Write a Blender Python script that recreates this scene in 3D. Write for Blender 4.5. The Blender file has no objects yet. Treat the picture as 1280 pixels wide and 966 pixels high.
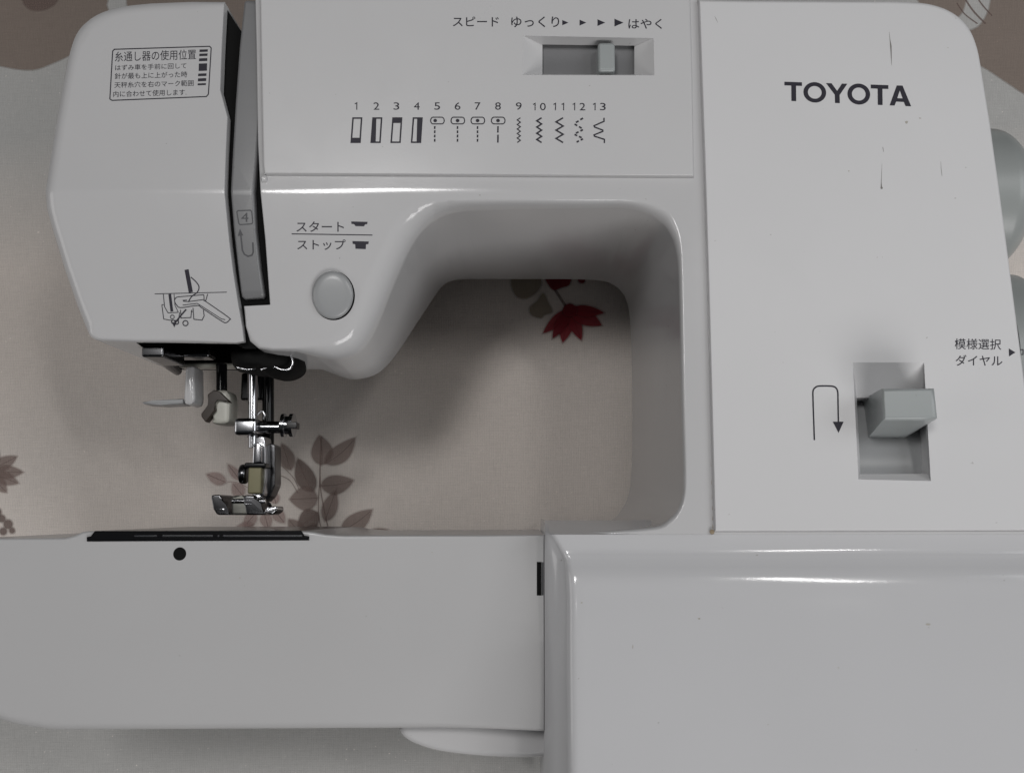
import bpy, bmesh, math, random
from mathutils import Vector, Matrix, Euler
random.seed(4)
MM = 0.001
scene = bpy.context.scene
# ------------------------------------------------------------------ camera
F_PX = 1166.0
CAM = Vector((0, 0, 500.0))                      # millimetres above the tablecloth
TILT = math.atan((640 - 483) / F_PX)
YAW = math.atan(10 / F_PX)
cd = bpy.data.cameras.new('camera'); cam = bpy.data.objects.new('camera', cd)
scene.collection.objects.link(cam); scene.camera = cam
cam.location = CAM * MM
cam.rotation_euler = (TILT, YAW, 0)
cd.sensor_fit = 'HORIZONTAL'; cd.sensor_width = 36; cd.lens = F_PX / 1280 * 36
cd.clip_start = 0.01; cd.clip_end = 50
ROT = Euler((TILT, YAW, 0)).to_matrix()
# ------------------------------------------------------------------ world and lamps
w = bpy.data.worlds.new('World'); scene.world = w; w.use_nodes = True
bg = w.node_tree.nodes['Background']
bg.inputs[0].default_value = (0.86, 0.93, 1.0, 1); bg.inputs[1].default_value = 0.025

def area(name, loc, target, sx, sy, power, col):
    l = bpy.data.lights.new(name, 'AREA'); l.shape = 'RECTANGLE'; l.size = sx; l.size_y = sy
    l.energy = power; l.color = col
    o = bpy.data.objects.new(name, l); scene.collection.objects.link(o); o.location = loc
    d = Vector(target) - Vector(loc); o.rotation_euler = d.to_track_quat('-Z', 'Y').to_euler()
    return o
area('ceiling_lamp', (-0.31, 0.38, 1.50), (0, 0.0, 0.1), 0.34, 0.20, 5.3, (0.99, 0.98, 0.97))
area('tube_lamp', (0.55, 0.40, 1.55), (0.1, 0.0, 0.1), 0.26, 0.05, 1.9, (1.0, 0.99, 0.97))
area('right_fill', (1.0, 0.25, 0.95), (0.0, 0.0, 0.1), 0.6, 0.6, 3.2, (0.95, 0.975, 1.0))  # soft fill added to brighten the right-hand front faces
area('front_fill', (0.45, -1.0, 0.85), (0.08, 0.05, 0.1), 0.8, 0.5, 7.0, (1.0, 0.99, 0.98))  # fill added low in front to lift the opening's top wall
area('side_fill', (-0.95, 0.0, 0.62), (0.05, 0.05, 0.08), 0.5, 0.4, 0.9, (1.0, 0.985, 0.97))  # low fill added on the left to brighten the opening's right wall
scene.view_settings.view_transform = 'Standard'
scene.view_settings.look = 'None'
scene.view_settings.exposure = 0.12
scene.view_settings.gamma = 1.0

# ------------------------------------------------------------------ placing points
def ray(px, py):
    return ROT @ Vector(((px - 640) / F_PX, -(py - 483) / F_PX, -1))
def Z(px, py, z):
    d = ray(px, py); t = (z - CAM.z) / d.z
    return CAM + d * t
ZF = 150.0
YC = Z(320, 239, ZF).y
SL = math.tan(math.radians(9.5)); RC = 1.3
GX0, GX1 = -34.0, 44.0
def dz_main(x, y):
    # below the crease the front leans back on the head; towards the column it stays straight
    t = YC - y
    if t <= -RC: return 0.0
    u = max(0, min(1, (GX1-x)/(GX1-GX0))); g = u*u*(3-2*u)
    if t <= RC: return -SL * g * (t + RC) ** 2 / (4 * RC)
    return -SL * g * t
def S(px, py, h=0.0, slope=True):
    z = ZF + h
    for _ in range(8):
        p = Z(px, py, z)
        if not slope: return p
        z = ZF + h + dz_main(p.x, p.y)
    return p
def SR(px, py, h=0.0): return Z(px, py, ZF + h)

# ------------------------------------------------------------------ materials
def new_mat(name):
    m = bpy.data.materials.new(name); m.use_nodes = True
    n = m.node_tree; b = n.nodes['Principled BSDF']
    return m, n, b
def plastic(name, col, rough=0.22, coat=0.0, grain=0.035, spec=0.5):
    m, n, b = new_mat(name)
    tc = n.nodes.new('ShaderNodeTexCoord')
    nz = n.nodes.new('ShaderNodeTexNoise'); nz.inputs['Scale'].default_value = 14; nz.inputs['Detail'].default_value = 6
    n.links.new(tc.outputs['Object'], nz.inputs['Vector'])
    rp = n.nodes.new('ShaderNodeMapRange'); rp.inputs['To Min'].default_value = 1 - grain; rp.inputs['To Max'].default_value = 1 + grain
    n.links.new(nz.outputs['Fac'], rp.inputs['Value'])
    mx = n.nodes.new('ShaderNodeMix'); mx.data_type = 'RGBA'; mx.blend_type = 'MULTIPLY'; mx.inputs[0].default_value = 1
    mx.inputs[6].default_value = (*col, 1); n.links.new(rp.outputs[0], mx.inputs[7])
    # sparse specks of dirt
    vo = n.nodes.new('ShaderNodeTexNoise'); vo.inputs['Scale'].default_value = 420; vo.inputs['Detail'].default_value = 2
    n.links.new(tc.outputs['Object'], vo.inputs['Vector'])
    cr = n.nodes.new('ShaderNodeMapRange'); cr.inputs['From Min'].default_value = 0.765; cr.inputs['From Max'].default_value = 0.80
    n.links.new(vo.outputs['Fac'], cr.inputs['Value'])
    m2 = n.nodes.new('ShaderNodeMix'); m2.data_type = 'RGBA'
    sc = n.nodes.new('ShaderNodeMath'); sc.operation = 'MULTIPLY'; sc.inputs[1].default_value = 0.5
    n.links.new(cr.outputs[0], sc.inputs[0]); n.links.new(sc.outputs[0], m2.inputs[0])
    n.links.new(mx.outputs[2], m2.inputs[6]); m2.inputs[7].default_value = (col[0]*.45, col[1]*.42, col[2]*.38, 1)
    n.links.new(m2.outputs[2], b.inputs['Base Color'])
    r2 = n.nodes.new('ShaderNodeMapRange'); r2.inputs['To Min'].default_value = rough - .03; r2.inputs['To Max'].default_value = rough + .05
    n2 = n.nodes.new('ShaderNodeTexNoise'); n2.inputs['Scale'].default_value = 45; n2.inputs['Detail'].default_value = 8
    n.links.new(tc.outputs['Object'], n2.inputs['Vector']); n.links.new(n2.outputs['Fac'], r2.inputs['Value'])
    n.links.new(r2.outputs[0], b.inputs['Roughness'])
    b.inputs['Specular IOR Level'].default_value = spec
    n2.inputs['Distortion'].default_value = 1.2
    b.inputs['Coat Weight'].default_value = coat; b.inputs['Coat Roughness'].default_value = 0.08
    # very fine moulded grain
    n3 = n.nodes.new('ShaderNodeTexNoise'); n3.inputs['Scale'].default_value = 900; n3.inputs['Detail'].default_value = 3
    n.links.new(tc.outputs['Object'], n3.inputs['Vector'])
    bp = n.nodes.new('ShaderNodeBump'); bp.inputs['Strength'].default_value = 0.05; bp.inputs['Distance'].default_value = 0.0002
    n.links.new(n3.outputs['Fac'], bp.inputs['Height']); n.links.new(bp.outputs[0], b.inputs['Normal'])
    return m
def simple(name, col, rough=0.5, metal=0.0, spec=0.5):
    m, n, b = new_mat(name)
    tc = n.nodes.new('ShaderNodeTexCoord')
    nz = n.nodes.new('ShaderNodeTexNoise'); nz.inputs['Scale'].default_value = 160; nz.inputs['Detail'].default_value = 5
    n.links.new(tc.outputs['Object'], nz.inputs['Vector'])
    rp = n.nodes.new('ShaderNodeMapRange'); rp.inputs['To Min'].default_value = .82; rp.inputs['To Max'].default_value = 1.12
    n.links.new(nz.outputs['Fac'], rp.inputs['Value'])
    mx = n.nodes.new('ShaderNodeMix'); mx.data_type = 'RGBA'; mx.blend_type = 'MULTIPLY'; mx.inputs[0].default_value = 1
    mx.inputs[6].default_value = (*col, 1); n.links.new(rp.outputs[0], mx.inputs[7])
    n.links.new(mx.outputs[2], b.inputs['Base Color'])
    b.inputs['Roughness'].default_value = rough; b.inputs['Metallic'].default_value = metal
    b.inputs['Specular IOR Level'].default_value = spec
    return m
WHITE = plastic('white_plastic', (0.515, 0.51, 0.515), 0.12)
FACEW = plastic('dimmed_white_plastic', (0.505, 0.50, 0.505), 0.16)  # darker tone puts the weaker light on the left into the colour
ARMW = plastic('white_free_arm_plastic', (0.465, 0.46, 0.463), 0.22)  # colour darkened likewise for the dimmer left side
CTRLW = plastic('white_control_panel_plastic', (0.60, 0.595, 0.602), 0.42)  # lighter tone puts the stronger light on the right into the colour
WHITE2 = plastic('white_panel_plastic', (0.55, 0.545, 0.55), 0.2)
BASEW = plastic('white_base_plastic', (0.535, 0.533, 0.545), 0.11)
GREYP = plastic('grey_plastic', (0.31, 0.315, 0.32), 0.3)
WHEELG = plastic('pale_grey_plastic', (0.29, 0.305, 0.30), 0.3)
TRACKG = plastic('dark_grey_plastic', (0.17, 0.17, 0.175), 0.35)
SILVER = plastic('silver_strip_plastic', (0.18, 0.18, 0.184), 0.28)
BLUEG = plastic('blue_grey_plastic', (0.315, 0.335, 0.335), 0.33)
BLACK = simple('black_plastic', (0.006, 0.006, 0.007), 0.2, 0, 0.25)
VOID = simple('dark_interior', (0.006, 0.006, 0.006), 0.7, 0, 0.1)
CHROME = simple('chrome', (0.52, 0.52, 0.54), 0.16, 1.0)
STEEL = simple('dark_steel', (0.12, 0.12, 0.125), 0.24, 1.0)
SATIN = simple('satin_steel', (0.2, 0.2, 0.18), 0.42, 0.7)
BRASS = simple('dull_brass', (0.19, 0.175, 0.10), 0.45, 0.3)
IVORY = simple('ivory_plastic', (0.55, 0.54, 0.48), 0.35)
BROWN = simple('brown_metal', (0.035, 0.024, 0.018), 0.35, 0.0, 0.3)
INK = simple('dark_ink', (0.028, 0.026, 0.036), 0.45, 0, 0.2)
INKG = simple('grey_ink', (0.09, 0.09, 0.095), 0.5, 0, 0.2)
SCUFF = simple('scuff_mark', (0.20, 0.19, 0.18), 0.6, 0, 0.2)
STAINL = simple('faint_stain', (0.40, 0.38, 0.34), 0.6, 0, 0.2)
SCUFFL = simple('faint_scuff', (0.33, 0.325, 0.33), 0.6, 0, 0.2)
STAIN = simple('grime', (0.30, 0.24, 0.17), 0.7, 0, 0.1)

# ------------------------------------------------------------------ mesh helpers
def link(name, me, mat, parent):
    o = bpy.data.objects.new(name, me); scene.collection.objects.link(o)
    if mat: me.materials.append(mat)
    if parent: o.parent = parent
    return o
def mk(name, bm, mat, parent=None, smooth=35, wn=True, normals=True):
    if normals: bmesh.ops.recalc_face_normals(bm, faces=bm.faces[:])
    bmesh.ops.scale(bm, vec=(MM, MM, MM), verts=bm.verts[:])
    me = bpy.data.meshes.new(name); bm.to_mesh(me); bm.free()
    if smooth:
        for p in me.polygons: p.use_smooth = True
        me.set_sharp_from_angle(angle=math.radians(smooth))
    o = link(name, me, mat, parent)
    if wn and smooth:
        md = o.modifiers.new('wn', 'WEIGHTED_NORMAL'); md.keep_sharp = True; md.weight = 80
    return o
def offset_loop(pts, d):
    """offset 2D px loop inwards by per-point d (loop orientation found automatically)"""
    n = len(pts); a = sum(pts[i][0]*pts[(i+1) % n][1] - pts[(i+1) % n][0]*pts[i][1] for i in range(n))
    s = 1 if a > 0 else -1; out = []
    for i in range(n):
        p0, p1, p2 = Vector(pts[i-1]), Vector(pts[i]), Vector(pts[(i+1) % n])
        a1 = (p1-p0).normalized(); a2 = (p2-p1).normalized()
        n1 = Vector((-a1.y, a1.x))*s; n2 = Vector((-a2.y, a2.x))*s
        m = (n1+n2); m = m.normalized() if m.length > 1e-6 else n1
        k = 1/max(0.5, m.dot(n1)); dd = d[i] if isinstance(d, (list, tuple)) else d
        q = p1 + m*k*dd; out.append((q.x, q.y))
    return out
def ring_faces(bm, a, b, closed=True):
    n = len(a); fs = []
    for i in range(n if closed else n-1):
        j = (i+1) % n
        fs.append(bm.faces.new((a[i], a[j], b[j], b[i])))
    return fs
def vs(bm, pts): return [bm.verts.new(p) for p in pts]
def fill(bm, loops):
    es = []
    for lp in loops:
        for i in range(len(lp)):
            e = bm.edges.get((lp[i], lp[(i+1) % len(lp)])) or bm.edges.new((lp[i], lp[(i+1) % len(lp)]))
            es.append(e)
    return bmesh.ops.triangle_fill(bm, use_beauty=True, use_dissolve=False, edges=es)
def crease_flatten(bm):
    for v in bm.verts: v.co.z -= dz_main(v.co.x, v.co.y)
def crease_apply(bm):
    for k in (-1, -.5, 0, .5, 1):
        bmesh.ops.bisect_plane(bm, geom=bm.verts[:]+bm.edges[:]+bm.faces[:], plane_co=(0, YC+k*RC, 0), plane_no=(0, 1, 0), dist=1e-5)
    if max(v.co.x for v in bm.verts) > GX0:
        for k in range(14):
            bmesh.ops.bisect_plane(bm, geom=bm.verts[:]+bm.edges[:]+bm.faces[:], plane_co=(GX0+k*6, 0, 0), plane_no=(1, 0, 0), dist=1e-5)
        for k in range(1, 5):
            bmesh.ops.bisect_plane(bm, geom=bm.verts[:]+bm.edges[:]+bm.faces[:], plane_co=(0, YC-k*8, 0), plane_no=(0, 1, 0), dist=1e-5)
    for v in bm.verts: v.co.z += dz_main(v.co.x, v.co.y)
def arc_rings(F, G, n=5):
    """quarter curves from the front points F to the wall points G"""
    out = []
    for k in range(n+1):
        t = math.pi/2*k/n; r = []
        for f, g in zip(F, G):
            s_, c_ = math.sin(t), 1-math.cos(t)
            r.append(Vector((f.x+(g.x-f.x)*s_, f.y+(g.y-f.y)*s_, f.z+(g.z-f.z)*c_)))
        out.append(r)
    return out
def box_mm(bm, x0, x1, y0, y1, z0, z1, bev=0.0, seg=3):
    r = bmesh.ops.create_cube(bm, size=1.0)
    for v in r['verts']:
        v.co = Vector((x0+(v.co.x+.5)*(x1-x0), y0+(v.co.y+.5)*(y1-y0), z0+(v.co.z+.5)*(z1-z0)))
    if bev:
        es = list({e for v in r['verts'] for e in v.link_edges})
        bmesh.ops.bevel(bm, geom=es, offset=bev, segments=seg, profile=.5, affect='EDGES')
def pbox(bm, px0, px1, py0, py1, z0, z1, bev=0.4):
    a = Z(px0, py1, z1); b = Z(px1, py0, z1)
    box_mm(bm, a.x, b.x, a.y, b.y, z0, z1, bev)
def lathe(bm, p0, p1, prof, seg=28):
    """prof: list of (t along the axis in mm, radius)"""
    ax = (p1-p0).normalized(); u = ax.orthogonal().normalized(); v = ax.cross(u); prev = None
    for i, (t, r) in enumerate(prof):
        c = p0+ax*t
        ring = vs(bm, [c+(u*math.cos(2*math.pi*k/seg)+v*math.sin(2*math.pi*k/seg))*max(r, 1e-3) for k in range(seg)])
        if prev: ring_faces(bm, prev, ring)
        else: bm.faces.new(ring)
        prev = ring
    bm.faces.new(prev)
def rod(bm, p0, p1, r, seg=24, b=0.3):
    L = (p1-p0).length; b = min(b, r*.6, L*.3)
    lathe(bm, p0, p1, [(0, r-b), (b*.3, r-b*.3), (b, r), (L-b, r), (L-b*.3, r-b*.3), (L, r-b)], seg)
def tube_path(bm, pts, r, seg=12):
    prev = None
    for i, p in enumerate(pts):
        a = pts[max(0, i-1)]; b = pts[min(len(pts)-1, i+1)]
        ax = (b-a).normalized(); u = ax.cross(Vector((0, 0, 1)))
        u = u.normalized() if u.length > 1e-3 else ax.orthogonal().normalized(); v = ax.cross(u)
        rr = r[i] if isinstance(r, (list, tuple)) else r
        ring = vs(bm, [p+(u*math.cos(2*math.pi*k/seg)+v*math.sin(2*math.pi*k/seg))*rr for k in range(seg)])
        if prev: ring_faces(bm, prev, ring)
        else: bm.faces.new(ring)
        prev = ring
    bm.faces.new(prev)
def smooth_path(pts, n=6, closed=False):
    out = []; N = len(pts)
    rng = range(N if closed else N-1)
    g = (lambda i: pts[i % N]) if closed else (lambda i: pts[max(0, min(N-1, i))])
    for i in rng:
        p0, p1, p2, p3 = [Vector(g(i+k)) for k in (-1, 0, 1, 2)]
        for k in range(n):
            t = k/n
            out.append(.5*((2*p1)+(p2-p0)*t+(2*p0-5*p1+4*p2-p3)*t*t+(3*p1-p0-3*p2+p3)*t**3))
    if not closed: out.append(Vector(pts[-1]))
    return [tuple(p) for p in out]
# ---- flat print: every vertex is laid on the surface it is printed on
def ribbon(bm, pts, wpx, surf, h, closed=False):
    n = len(pts); L, R = [], []
    for i in range(n):
        if closed: p0, p1, p2 = Vector(pts[i-1]), Vector(pts[i]), Vector(pts[(i+1) % n])
        else: p0, p1, p2 = Vector(pts[max(0, i-1)]), Vector(pts[i]), Vector(pts[min(n-1, i+1)])
        a1 = (p1-p0) if (p1-p0).length > 1e-9 else (p2-p1); a2 = (p2-p1) if (p2-p1).length > 1e-9 else a1
        a1 = a1.normalized(); a2 = a2.normalized()
        n1 = Vector((-a1.y, a1.x)); n2 = Vector((-a2.y, a2.x)); m = n1+n2
        m = m.normalized() if m.length > 1e-3 else n1
        k = 1/max(.45, m.dot(n1)); ww = wpx[i] if isinstance(wpx, (list, tuple)) else wpx
        q = m*k*ww/2; L.append(p1+q); R.append(p1-q)
    a = vs(bm, [surf(p.x, p.y, h) for p in L]); b = vs(bm, [surf(p.x, p.y, h) for p in R])
    ring_faces(bm, a, b, closed)
def poly(bm, pts, surf, h): 
    vv = vs(bm, [surf(p[0], p[1], h) for p in pts]); fill(bm, [vv])
def disc(bm, cx, cy, rx, ry, surf, h, n=20):
    vv = vs(bm, [surf(cx+rx*math.cos(2*math.pi*k/n), cy+ry*math.sin(2*math.pi*k/n), h) for k in range(n)])
    bm.faces.new(vv)
def up(bm):
    for f in bm.faces:
        f.normal_update()
        if f.normal.z < 0: f.normal_flip()
def decal(name, bm, mat, parent):
    up(bm); return mk(name, bm, mat, parent, smooth=None, wn=False, normals=False)
PH = 0.07
def text(bm, s, box, surf, h=PH, bold=0.0, tilt=0.0):
    """ink box (x0, x1, ytop, ybottom) in the view; tilt = drop in px over the width"""
    cu = bpy.data.curves.new('t', 'FONT'); cu.body = s; cu.size = 1; cu.offset = bold; cu.resolution_u = 4
    o = bpy.data.objects.new('t', cu); scene.collection.objects.link(o)
    me = bpy.data.meshes.new_from_object(o)
    bpy.data.objects.remove(o); bpy.data.curves.remove(cu)
    xs = [v.co.x for v in me.vertices]; ys = [v.co.y for v in me.vertices]
    if not xs: return
    X0, X1, Y0, Y1 = min(xs), max(xs), min(ys), max(ys); x0, x1, y0, y1 = box
    vv = []
    for v in me.vertices:
        u = (v.co.x-X0)/(X1-X0); t = (v.co.y-Y0)/(Y1-Y0)
        vv.append(bm.verts.new(surf(x0+u*(x1-x0), y1+(y0-y1)*t+tilt*u, h)))
    for p in me.polygons:
        try: bm.faces.new([vv[i] for i in p.vertices])
        except ValueError: pass
    bpy.data.meshes.remove(me)

# ================================================================== TABLECLOTH
def cloth_mat(name, c1, c2, print_=False):
    m, n, b = new_mat(name)
    tc = n.nodes.new('ShaderNodeTexCoord'); L = n.links
    def wave(direction, scale):
        wv = n.nodes.new('ShaderNodeTexWave'); wv.bands_direction = direction
        wv.inputs['Scale'].default_value = scale; wv.inputs['Distortion'].default_value = 2.2
        wv.inputs['Detail'].default_value = 2; wv.inputs['Detail Scale'].default_value = 2.5
        L.new(tc.outputs['Object'], wv.inputs['Vector']); return wv
    def thread(sx, sy):
        mp = n.nodes.new('ShaderNodeMapping'); mp.inputs['Scale'].default_value = (sx, sy, 1); L.new(tc.outputs['Object'], mp.inputs['Vector'])
        t_ = n.nodes.new('ShaderNodeTexNoise'); t_.inputs['Scale'].default_value = 1; t_.inputs['Detail'].default_value = 2
        L.new(mp.outputs[0], t_.inputs['Vector']); return t_
    def mixv(a_, b_, k):
        q = n.nodes.new('ShaderNodeMix'); q.inputs[0].default_value = k; L.new(a_, q.inputs[2]); L.new(b_, q.inputs[3]); return q
    wx = mixv(thread(1500, 110).outputs['Fac'], wave('X', 330).outputs['Fac'], .3); wy = mixv(thread(110, 1500).outputs['Fac'], wave('Y', 350).outputs['Fac'], .22)
    ad = n.nodes.new('ShaderNodeMath'); ad.operation = 'ADD'; L.new(wx.outputs[0], ad.inputs[0]); L.new(wy.outputs[0], ad.inputs[1])
    nz = n.nodes.new('ShaderNodeTexNoise'); nz.inputs['Scale'].default_value = 1300; nz.inputs['Detail'].default_value = 3
    L.new(tc.outputs['Object'], nz.inputs['Vector'])
    a2 = n.nodes.new('ShaderNodeMath'); a2.operation = 'ADD'; L.new(ad.outputs[0], a2.inputs[0]); L.new(nz.outputs['Fac'], a2.inputs[1])
    bp = n.nodes.new('ShaderNodeBump'); bp.inputs['Strength'].default_value = .35; bp.inputs['Distance'].default_value = .0003
    L.new(a2.outputs[0], bp.inputs['Height']); L.new(bp.outputs[0], b.inputs['Normal'])
    fold = n.nodes.new('ShaderNodeTexNoise'); fold.inputs['Scale'].default_value = 11; fold.inputs['Detail'].default_value = 2; L.new(tc.outputs['Object'], fold.inputs['Vector'])
    b2 = n.nodes.new('ShaderNodeBump'); b2.inputs['Strength'].default_value = .6; b2.inputs['Distance'].default_value = .008
    L.new(fold.outputs['Fac'], b2.inputs['Height']); L.new(b2.outputs[0], bp.inputs['Normal'])
    # slow change of the printed ground from warm beige to a grey darkened for shade
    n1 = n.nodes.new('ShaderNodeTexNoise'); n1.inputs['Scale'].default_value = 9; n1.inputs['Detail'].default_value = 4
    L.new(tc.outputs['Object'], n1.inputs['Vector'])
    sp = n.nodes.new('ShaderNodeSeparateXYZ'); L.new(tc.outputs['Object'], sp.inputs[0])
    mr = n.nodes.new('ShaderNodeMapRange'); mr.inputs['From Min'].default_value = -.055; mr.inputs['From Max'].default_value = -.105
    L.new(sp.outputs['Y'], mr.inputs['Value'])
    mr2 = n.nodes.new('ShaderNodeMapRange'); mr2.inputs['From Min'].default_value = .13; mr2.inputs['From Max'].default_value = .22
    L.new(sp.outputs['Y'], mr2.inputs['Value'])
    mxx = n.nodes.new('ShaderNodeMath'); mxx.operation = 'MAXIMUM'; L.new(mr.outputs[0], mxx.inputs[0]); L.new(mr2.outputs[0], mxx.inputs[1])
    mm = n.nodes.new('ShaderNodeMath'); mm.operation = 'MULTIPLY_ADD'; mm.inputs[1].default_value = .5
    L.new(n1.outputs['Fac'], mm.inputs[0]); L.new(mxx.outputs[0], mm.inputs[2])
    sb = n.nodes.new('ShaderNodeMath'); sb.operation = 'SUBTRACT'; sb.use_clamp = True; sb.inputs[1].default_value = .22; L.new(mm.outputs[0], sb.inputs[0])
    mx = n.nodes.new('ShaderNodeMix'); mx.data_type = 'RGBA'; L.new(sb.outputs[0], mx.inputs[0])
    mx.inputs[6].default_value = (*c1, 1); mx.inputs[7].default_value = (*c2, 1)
    # thread by thread variation
    rp = n.nodes.new('ShaderNodeMapRange'); rp.inputs['From Max'].default_value = 3; rp.inputs['To Min'].default_value = .58; rp.inputs['To Max'].default_value = 1.38
    L.new(a2.outputs[0], rp.inputs['Value'])
    mu = n.nodes.new('ShaderNodeMix'); mu.data_type = 'RGBA'; mu.blend_type = 'MULTIPLY'; mu.inputs[0].default_value = 1
    L.new(mx.outputs[2], mu.inputs[6]); L.new(rp.outputs[0], mu.inputs[7])
    # pale slubs
    ns = n.nodes.new('ShaderNodeTexNoise'); ns.inputs['Scale'].default_value = 600; ns.inputs['Detail'].default_value = 1
    L.new(tc.outputs['Object'], ns.inputs['Vector'])
    rs = n.nodes.new('ShaderNodeMapRange'); rs.inputs['From Min'].default_value = .73; rs.inputs['From Max'].default_value = .80; rs.inputs['To Max'].default_value = .5
    L.new(ns.outputs['Fac'], rs.inputs['Value'])
    m3 = n.nodes.new('ShaderNodeMix'); m3.data_type = 'RGBA'; L.new(rs.outputs[0], m3.inputs[0]); L.new(mu.outputs[2], m3.inputs[6])
    m3.inputs[7].default_value = (min(1, c1[0]*1.5), min(1, c1[1]*1.5), min(1, c1[2]*1.5), 1)
    L.new(m3.outputs[2], b.inputs['Base Color'])
    b.inputs['Roughness'].default_value = .75; b.inputs['Specular IOR Level'].default_value = .25
    if print_:
        m['alpha'] = print_; tr = n.nodes.new('ShaderNodeBsdfTransparent'); ms = n.nodes.new('ShaderNodeMixShader'); ms.inputs[0].default_value = print_
        out = n.nodes['Material Output']; L.new(tr.outputs[0], ms.inputs[1]); L.new(b.outputs[0], ms.inputs[2]); L.new(ms.outputs[0], out.inputs[0])
    return m
CLOTH = cloth_mat('tablecloth_weave', (0.65, 0.59, 0.545), (0.41, 0.405, 0.395))  # printed grey, darkened to hold the free arm's shadow at the bottom
P_TAUPE = cloth_mat('print_taupe', (0.27, 0.205, 0.18), (0.25, 0.2, 0.17), .78)
P_LEAF = cloth_mat('print_leaf_brown', (0.25, 0.18, 0.16), (0.25, 0.18, 0.16), .58)
P_DARK = cloth_mat('print_dark_brown', (0.18, 0.13, 0.115), (0.18, 0.13, 0.115), .68)
P_PINK = cloth_mat('print_dusty_pink', (0.40, 0.28, 0.26), (0.4, 0.28, 0.26), .5)
P_RED = cloth_mat('print_red', (0.27, 0.022, 0.032), (0.27, 0.022, 0.032), .84)
P_RED2 = cloth_mat('print_deep_red', (0.19, 0.012, 0.02), (0.19, 0.012, 0.02), .9)
P_OLIVE = cloth_mat('print_olive', (0.31, 0.26, 0.20), (0.31, 0.26, 0.2), .8)
P_VEIN = cloth_mat('print_leaf_vein', (0.21, 0.155, 0.135), (0.21, 0.155, 0.135), .35)
P_PALE = cloth_mat('print_pale', (0.62, 0.61, 0.57), (0.62, 0.61, 0.57), .95)
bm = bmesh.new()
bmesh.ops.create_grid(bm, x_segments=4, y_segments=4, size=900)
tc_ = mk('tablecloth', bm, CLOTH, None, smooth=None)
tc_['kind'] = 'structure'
def C0(px, py, h=0.0): return Z(px, py, h)
lay = [0]
SOFT = {}
def soft(mat):
    # thinner ink at the feathered rim of a print
    if mat.name not in SOFT:
        q = mat.copy(); q.name = mat.name+'_rim'; SOFT[mat.name] = q
        for nd in q.node_tree.nodes:
            if nd.type == 'MIX_SHADER': nd.inputs[0].default_value *= .36
    return SOFT[mat.name]
def cloth_print(name, pts, mat, closed_smooth=4):
    lay[0] += 1
    b_ = bmesh.new(); q = smooth_path(pts, closed_smooth, True) if closed_smooth > 1 else pts
    A = [C0(x, y, 0.05+.012*lay[0]) for x, y in offset_loop(q, .55)]; vA = vs(b_, A); fill(b_, [vA])
    n0 = len(b_.faces)
    for f in b_.faces: f.material_index = 0
    prev = vA
    ring = vs(b_, [C0(x, y, 0.05+.012*lay[0]) for x, y in offset_loop(q, -1.0)])
    for f in ring_faces(b_, vA, ring): f.material_index = 1
    o = decal(name, b_, mat, tc_); o.data.materials.append(soft(mat)); return o
def leaf(x0, y0, x1, y1, wd, mat, name='printed_leaf', skew=0.0, vein=True):
    """pointed leaf from stem end (x0,y0) to tip (x1,y1), wd px wide"""
    a = Vector((x0, y0)); d = Vector((x1, y1))-a; nrm = Vector((-d.y, d.x)).normalized(); L_, R_ = [], []
    for k in range(11):
        t = k/10; w_ = wd/2*math.sin(math.pi*t**.8)**.85 if 0 < t < 1 else 0
        c = a+d*t+nrm*skew*math.sin(math.pi*t)
        L_.append(c+nrm*w_); R_.append(c-nrm*w_)
    pts = [tuple(p) for p in L_]+[tuple(p) for p in R_[-2:0:-1]]
    o = cloth_print(name, pts, mat, 1)
    if not vein: return o
    lay[0] += 1; b_ = bmesh.new(); n_ = 7
    pp = [tuple(a+d*(.05+.85*k/(n_-1))+nrm*skew*math.sin(math.pi*(.05+.85*k/(n_-1)))) for k in range(n_)]
    ribbon(b_, pp, max(.8, wd*.035), C0, .05+.012*lay[0]); decal('leaf_vein', b_, {id(P_RED): P_RED2, id(P_LEAF): P_VEIN, id(P_DARK): P_LEAF}.get(id(mat), P_LEAF), o)
    return o
def stem(pts, wd, mat):
    lay[0] += 1; b_ = bmesh.new(); ribbon(b_, smooth_path(pts, 5), wd, C0, .05+.012*lay[0]); decal('printed_stem', b_, mat, tc_)
# large taupe bloom, top left
cloth_print('printed_bloom', [(-60, -60), (60, -90), (150, -60), (143, -18), (136, 14), (190, 40), (170, 60), (110, 62), (70, 78), (40, 88), (0, 83), (-40, 70)], P_TAUPE)
cloth_print('printed_bloom', [(165, -40), (230, -70), (310, -50), (330, 10), (310, 60), (240, 40), (170, 14), (158, 0)], P_TAUPE)
cloth_print('printed_bloom_centre', [(25, -30), (75, -30), (72, 2), (50, 14), (30, 6)], P_DARK)
# large bloom, top right
cloth_print('printed_bloom', [(1222, 34), (1236, 12), (1250, -30), (1330, -40), (1340, 130), (1290, 122), (1262, 106), (1235, 88), (1205, 70), (1196, 45)], P_TAUPE)
cloth_print('printed_bloom', [(1140, -30), (1200, -40), (1208, -6), (1200, 20), (1180, 20), (1150, 5)], P_TAUPE)
stem([(1200, -12), (1215, 12), (1232, 30)], 2.2, P_DARK); stem([(1214, -16), (1226, 4), (1240, 20)], 1.8, P_DARK); stem([(1196, 4), (1206, 18), (1222, 30)], 1.6, P_DARK)
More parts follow.
